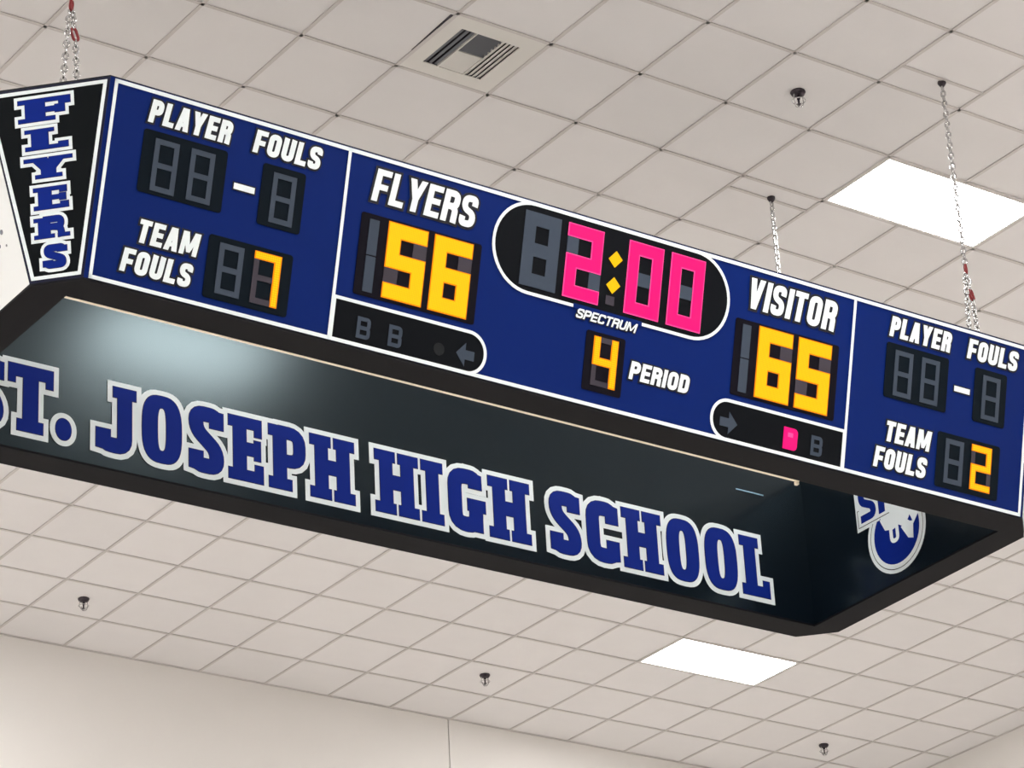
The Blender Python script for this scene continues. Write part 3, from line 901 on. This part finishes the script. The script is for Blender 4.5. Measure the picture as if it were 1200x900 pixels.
# inner walls
def inner_face(F, half, label=None):
    b = MB(); b.box(-half, half, 0.0, HH, -0.012, 0, M['gloss'])
    return b.build('inner_panel', board, mtx=F, label=label)
pib = inner_face(F_inback, UI, 'glossy black inner panel lettered ST. JOSEPH HIGH SCHOOL')
pir = inner_face(F_inright, VI, 'glossy black inner panel with the round school emblem')
pil = inner_face(F_inleft, VI)
pif = inner_face(F_infront, UI)
BL = 0.091
for c, x0, x1 in (('S',-2.470,-2.278), ('T',-2.254,-2.014), ('.',-1.998,-1.915), ('J',-1.781,-1.561), ('O',-1.527,-1.307), ('S',-1.265,-1.069),
                  ('E',-1.040,-.840), ('P',-.807,-.590), ('H',-.564,-.299), ('H',-.174,.091), ('I',.111,.244), ('G',.277,.510), ('H',.532,.797),
                  ('S',.925,1.125), ('C',1.167,1.380), ('H',1.407,1.671), ('O',1.708,1.924), ('O',1.972,2.192), ('L',2.222,2.414)):
    slab_letter(c, x0, BL, pib, w=x1-x0)

# school emblem on the right inner wall
cx, cy = -.008, .280
def disc(r, n=48, ex=1.0): return [(cx+r*ex*math.cos(2*math.pi*k/n), cy+r*math.sin(2*math.pi*k/n)) for k in range(n)]
b = MB()
b.ring(disc(.236), disc(.216), .002, .004, M['white']); b.ring(disc(.216), disc(.211), .002, .003, M['shadowvinyl'])
b.ring(disc(.211), disc(.185), .002, .004, M['white']); b.prism(disc(.185), .002, .0035, M['blue'])
b.build('emblem_ring', pir)
b = MB()
# aeroplane: fuselage, wings and tail in white
emit(b, [poly((-.125,.389),(-.055,.403),(-.045,.56),(-.10,.50)),
         poly((-.130,.385),(-.097,.317),(-.035,.300),(.016,.312),(.07,.40),(-.03,.54)),
         poly((-.03,.54),(.07,.40),(.016,.310),(.085,.262),(.130,.275),(.190,.335),(.10,.50)),
         poly((.080,.209),(.119,.194),(.128,.275),(.060,.300),(.030,.290))], TF(0,0), 0, .004, .0055, M['white'])
b.build('emblem_aeroplane', pir)
b = MB()
b.prism([(.108,.335),(.118,.315),(.126,.292),(.106,.298),(.090,.312),(.100,.322)], .0055, .0065, M['blue'])
b.build('emblem_star', pir)
b = MB()
emit(b, [stroke_el([(-.050,.315),(-.050,.232),(.000,.232),(.000,.315)], .024, False, .030)], TF(0,0), 0, .0055, .007, M['white'])
b.build('emblem_propeller', pir)
# S T letters over the ring
b = MB()
emit(b, [rect(-.316,-.200,.384,.70), rect(-.22,-.13,.392,.70), rect(-.15,-.046,.400,.70)], TF(0,0), 0, .0045, .006, M['white'])
b.box(-.304, -.048, .404, .4085, .006, .0063, M['shadowvinyl']); b.box(-.304, -.3, .4085, .505, .006, .0063, M['shadowvinyl'])
b.box(-.304, -.288, .505, .509, .006, .0063, M['shadowvinyl'])
emit(b, [stroke_el([(-.168,.600),(-.168,.622),(-.262,.622),(-.262,.548),(-.172,.500),(-.172,.448),(-.277,.448)], .044, False, .03)], TF(0,0), 0, .006, .0075, M['blue'])
b.box(-.128, -.078, .427, .70, .006, .0075, M['blue'])
b.build('emblem_letter', pir)

# cream trim along the near inner edge, a hook where it stops, and a pale strip painting in a reflection on the inner panel
b = MB(); b.box(-UI, 1.375, -VI-0.004, -VI+0.012, -0.014, 0.006, M['gold']); b.box(1.360, 1.375, -VI, -VI+0.02, -0.03, -0.012, M['gold'])
b.build('edge_trim', board, label='thin cream strip along the near underside edge')

b = MB(); b.box(2.236, 2.432, .721, .728, .001, .005, M['reflstrip']); b.build('reflection_strip', pib)

# eye bolts on the top of the frame, chains
CHX0, CHX1 = -4.548, 0.925
CY0, CY1 = -0.179, 1.343
LINKP = 0.033
def link_mesh(name, L, W, r, m_):
    b = MB(); pts = []
    ho = L/2-W/2
    for k in range(7): t = math.pi*k/6; pts.append((math.cos(t)*(W/2-r), 0, ho+math.sin(t)*(W/2-r)))
    for k in range(7): t = math.pi+math.pi*k/6; pts.append((math.cos(t)*(W/2-r), 0, -ho+math.sin(t)*(W/2-r)))
    b.tube(pts, r, m_, 6, True)
    return b.mesh(name, smooth=True)
lm = link_mesh('chain_link', 0.0460, 0.0330, 0.0058, M['zinc'])
qm = link_mesh('quick_link', 0.075, 0.040, 0.0075, M['red'])
def run(e, p0, p1, phase=0.0):
    # links from p0 down to p1 (local coordinates)
    p0, p1 = Vector(p0), Vector(p1); d = p1-p0; n_ = max(1, round(d.length/LINKP))
    q0 = Vector((0, 0, -1)).rotation_difference(d.normalized())
    for k in range(n_):
        p = p0+d*((k+0.5)/n_)
        qq = q0 @ Matrix.Rotation((k % 2)*math.pi/2+phase, 3, 'Z').to_quaternion()
        o_ = link('chain_link', lm, e); o_.location = p; o_.rotation_mode = 'QUATERNION'; o_.rotation_quaternion = qq
def chain(x, y, label, bridle, twist, tilt=0.0):
    e = empty('hanging_chain', (x, y, H), label, 'chain', 'chains holding up the scoreboard')
    b = MB(); b.lathe([(.024, .004), (.024, -.006), (.016, -.020), (.008, -.030)], M['darkmetal'], 16); b.build('ceiling_hook', e)
    end = ZT-H+0.012
    if not bridle:
        run(e, (0, 0, -.024), (0, 0, end), twist)
        return e
    k1, k2 = -1.185, -1.345
    if x < -2: k1, k2 = -1.270, -1.425
    run(e, (0, 0, -.024), (0, 0, k1+.025), twist)
    o_ = link('quick_link', qm, e); o_.location = (0, 0, k1-.005); o_.rotation_euler = (0, .35, twist+.5)
    run(e, (-.010, 0, k1-.035), (-.050, -.0, end), twist+.7)
    run(e, (.008, 0, k1-.035), (.014, 0, k2+.03), twist+.2)
    o_ = link('quick_link', qm, e); o_.location = (.018, 0, k2); o_.rotation_euler = (0, -.3, twist-.4)
    run(e, (.022, 0, k2-.030), (.040, 0, end), twist+1.0)
    return e
chain(CHX1, CY0, 'zinc chain at the right front corner of the scoreboard, crossing the bright upper lamp', True, .5)
chain(CHX1, CY1, 'short-looking zinc chain hanging behind the scoreboard above the word VISITOR', False, .2)
chain(CHX0, CY0, 'doubled zinc chain with red links above the corner panel at far left', True, .3)
b = MB()
for x, y in ((CHX0, CY0), (CHX1, CY0), (CHX1, CY1)):
    u = Matrix.Rotation(-YAW, 2) @ Vector((x-BX, y-BY))
    b.box(u.x-.07, u.x+.07, u.y-.012, u.y+.012, HH+.008, HH+.016, M['zinc'])
b.build('lifting_plate', board)
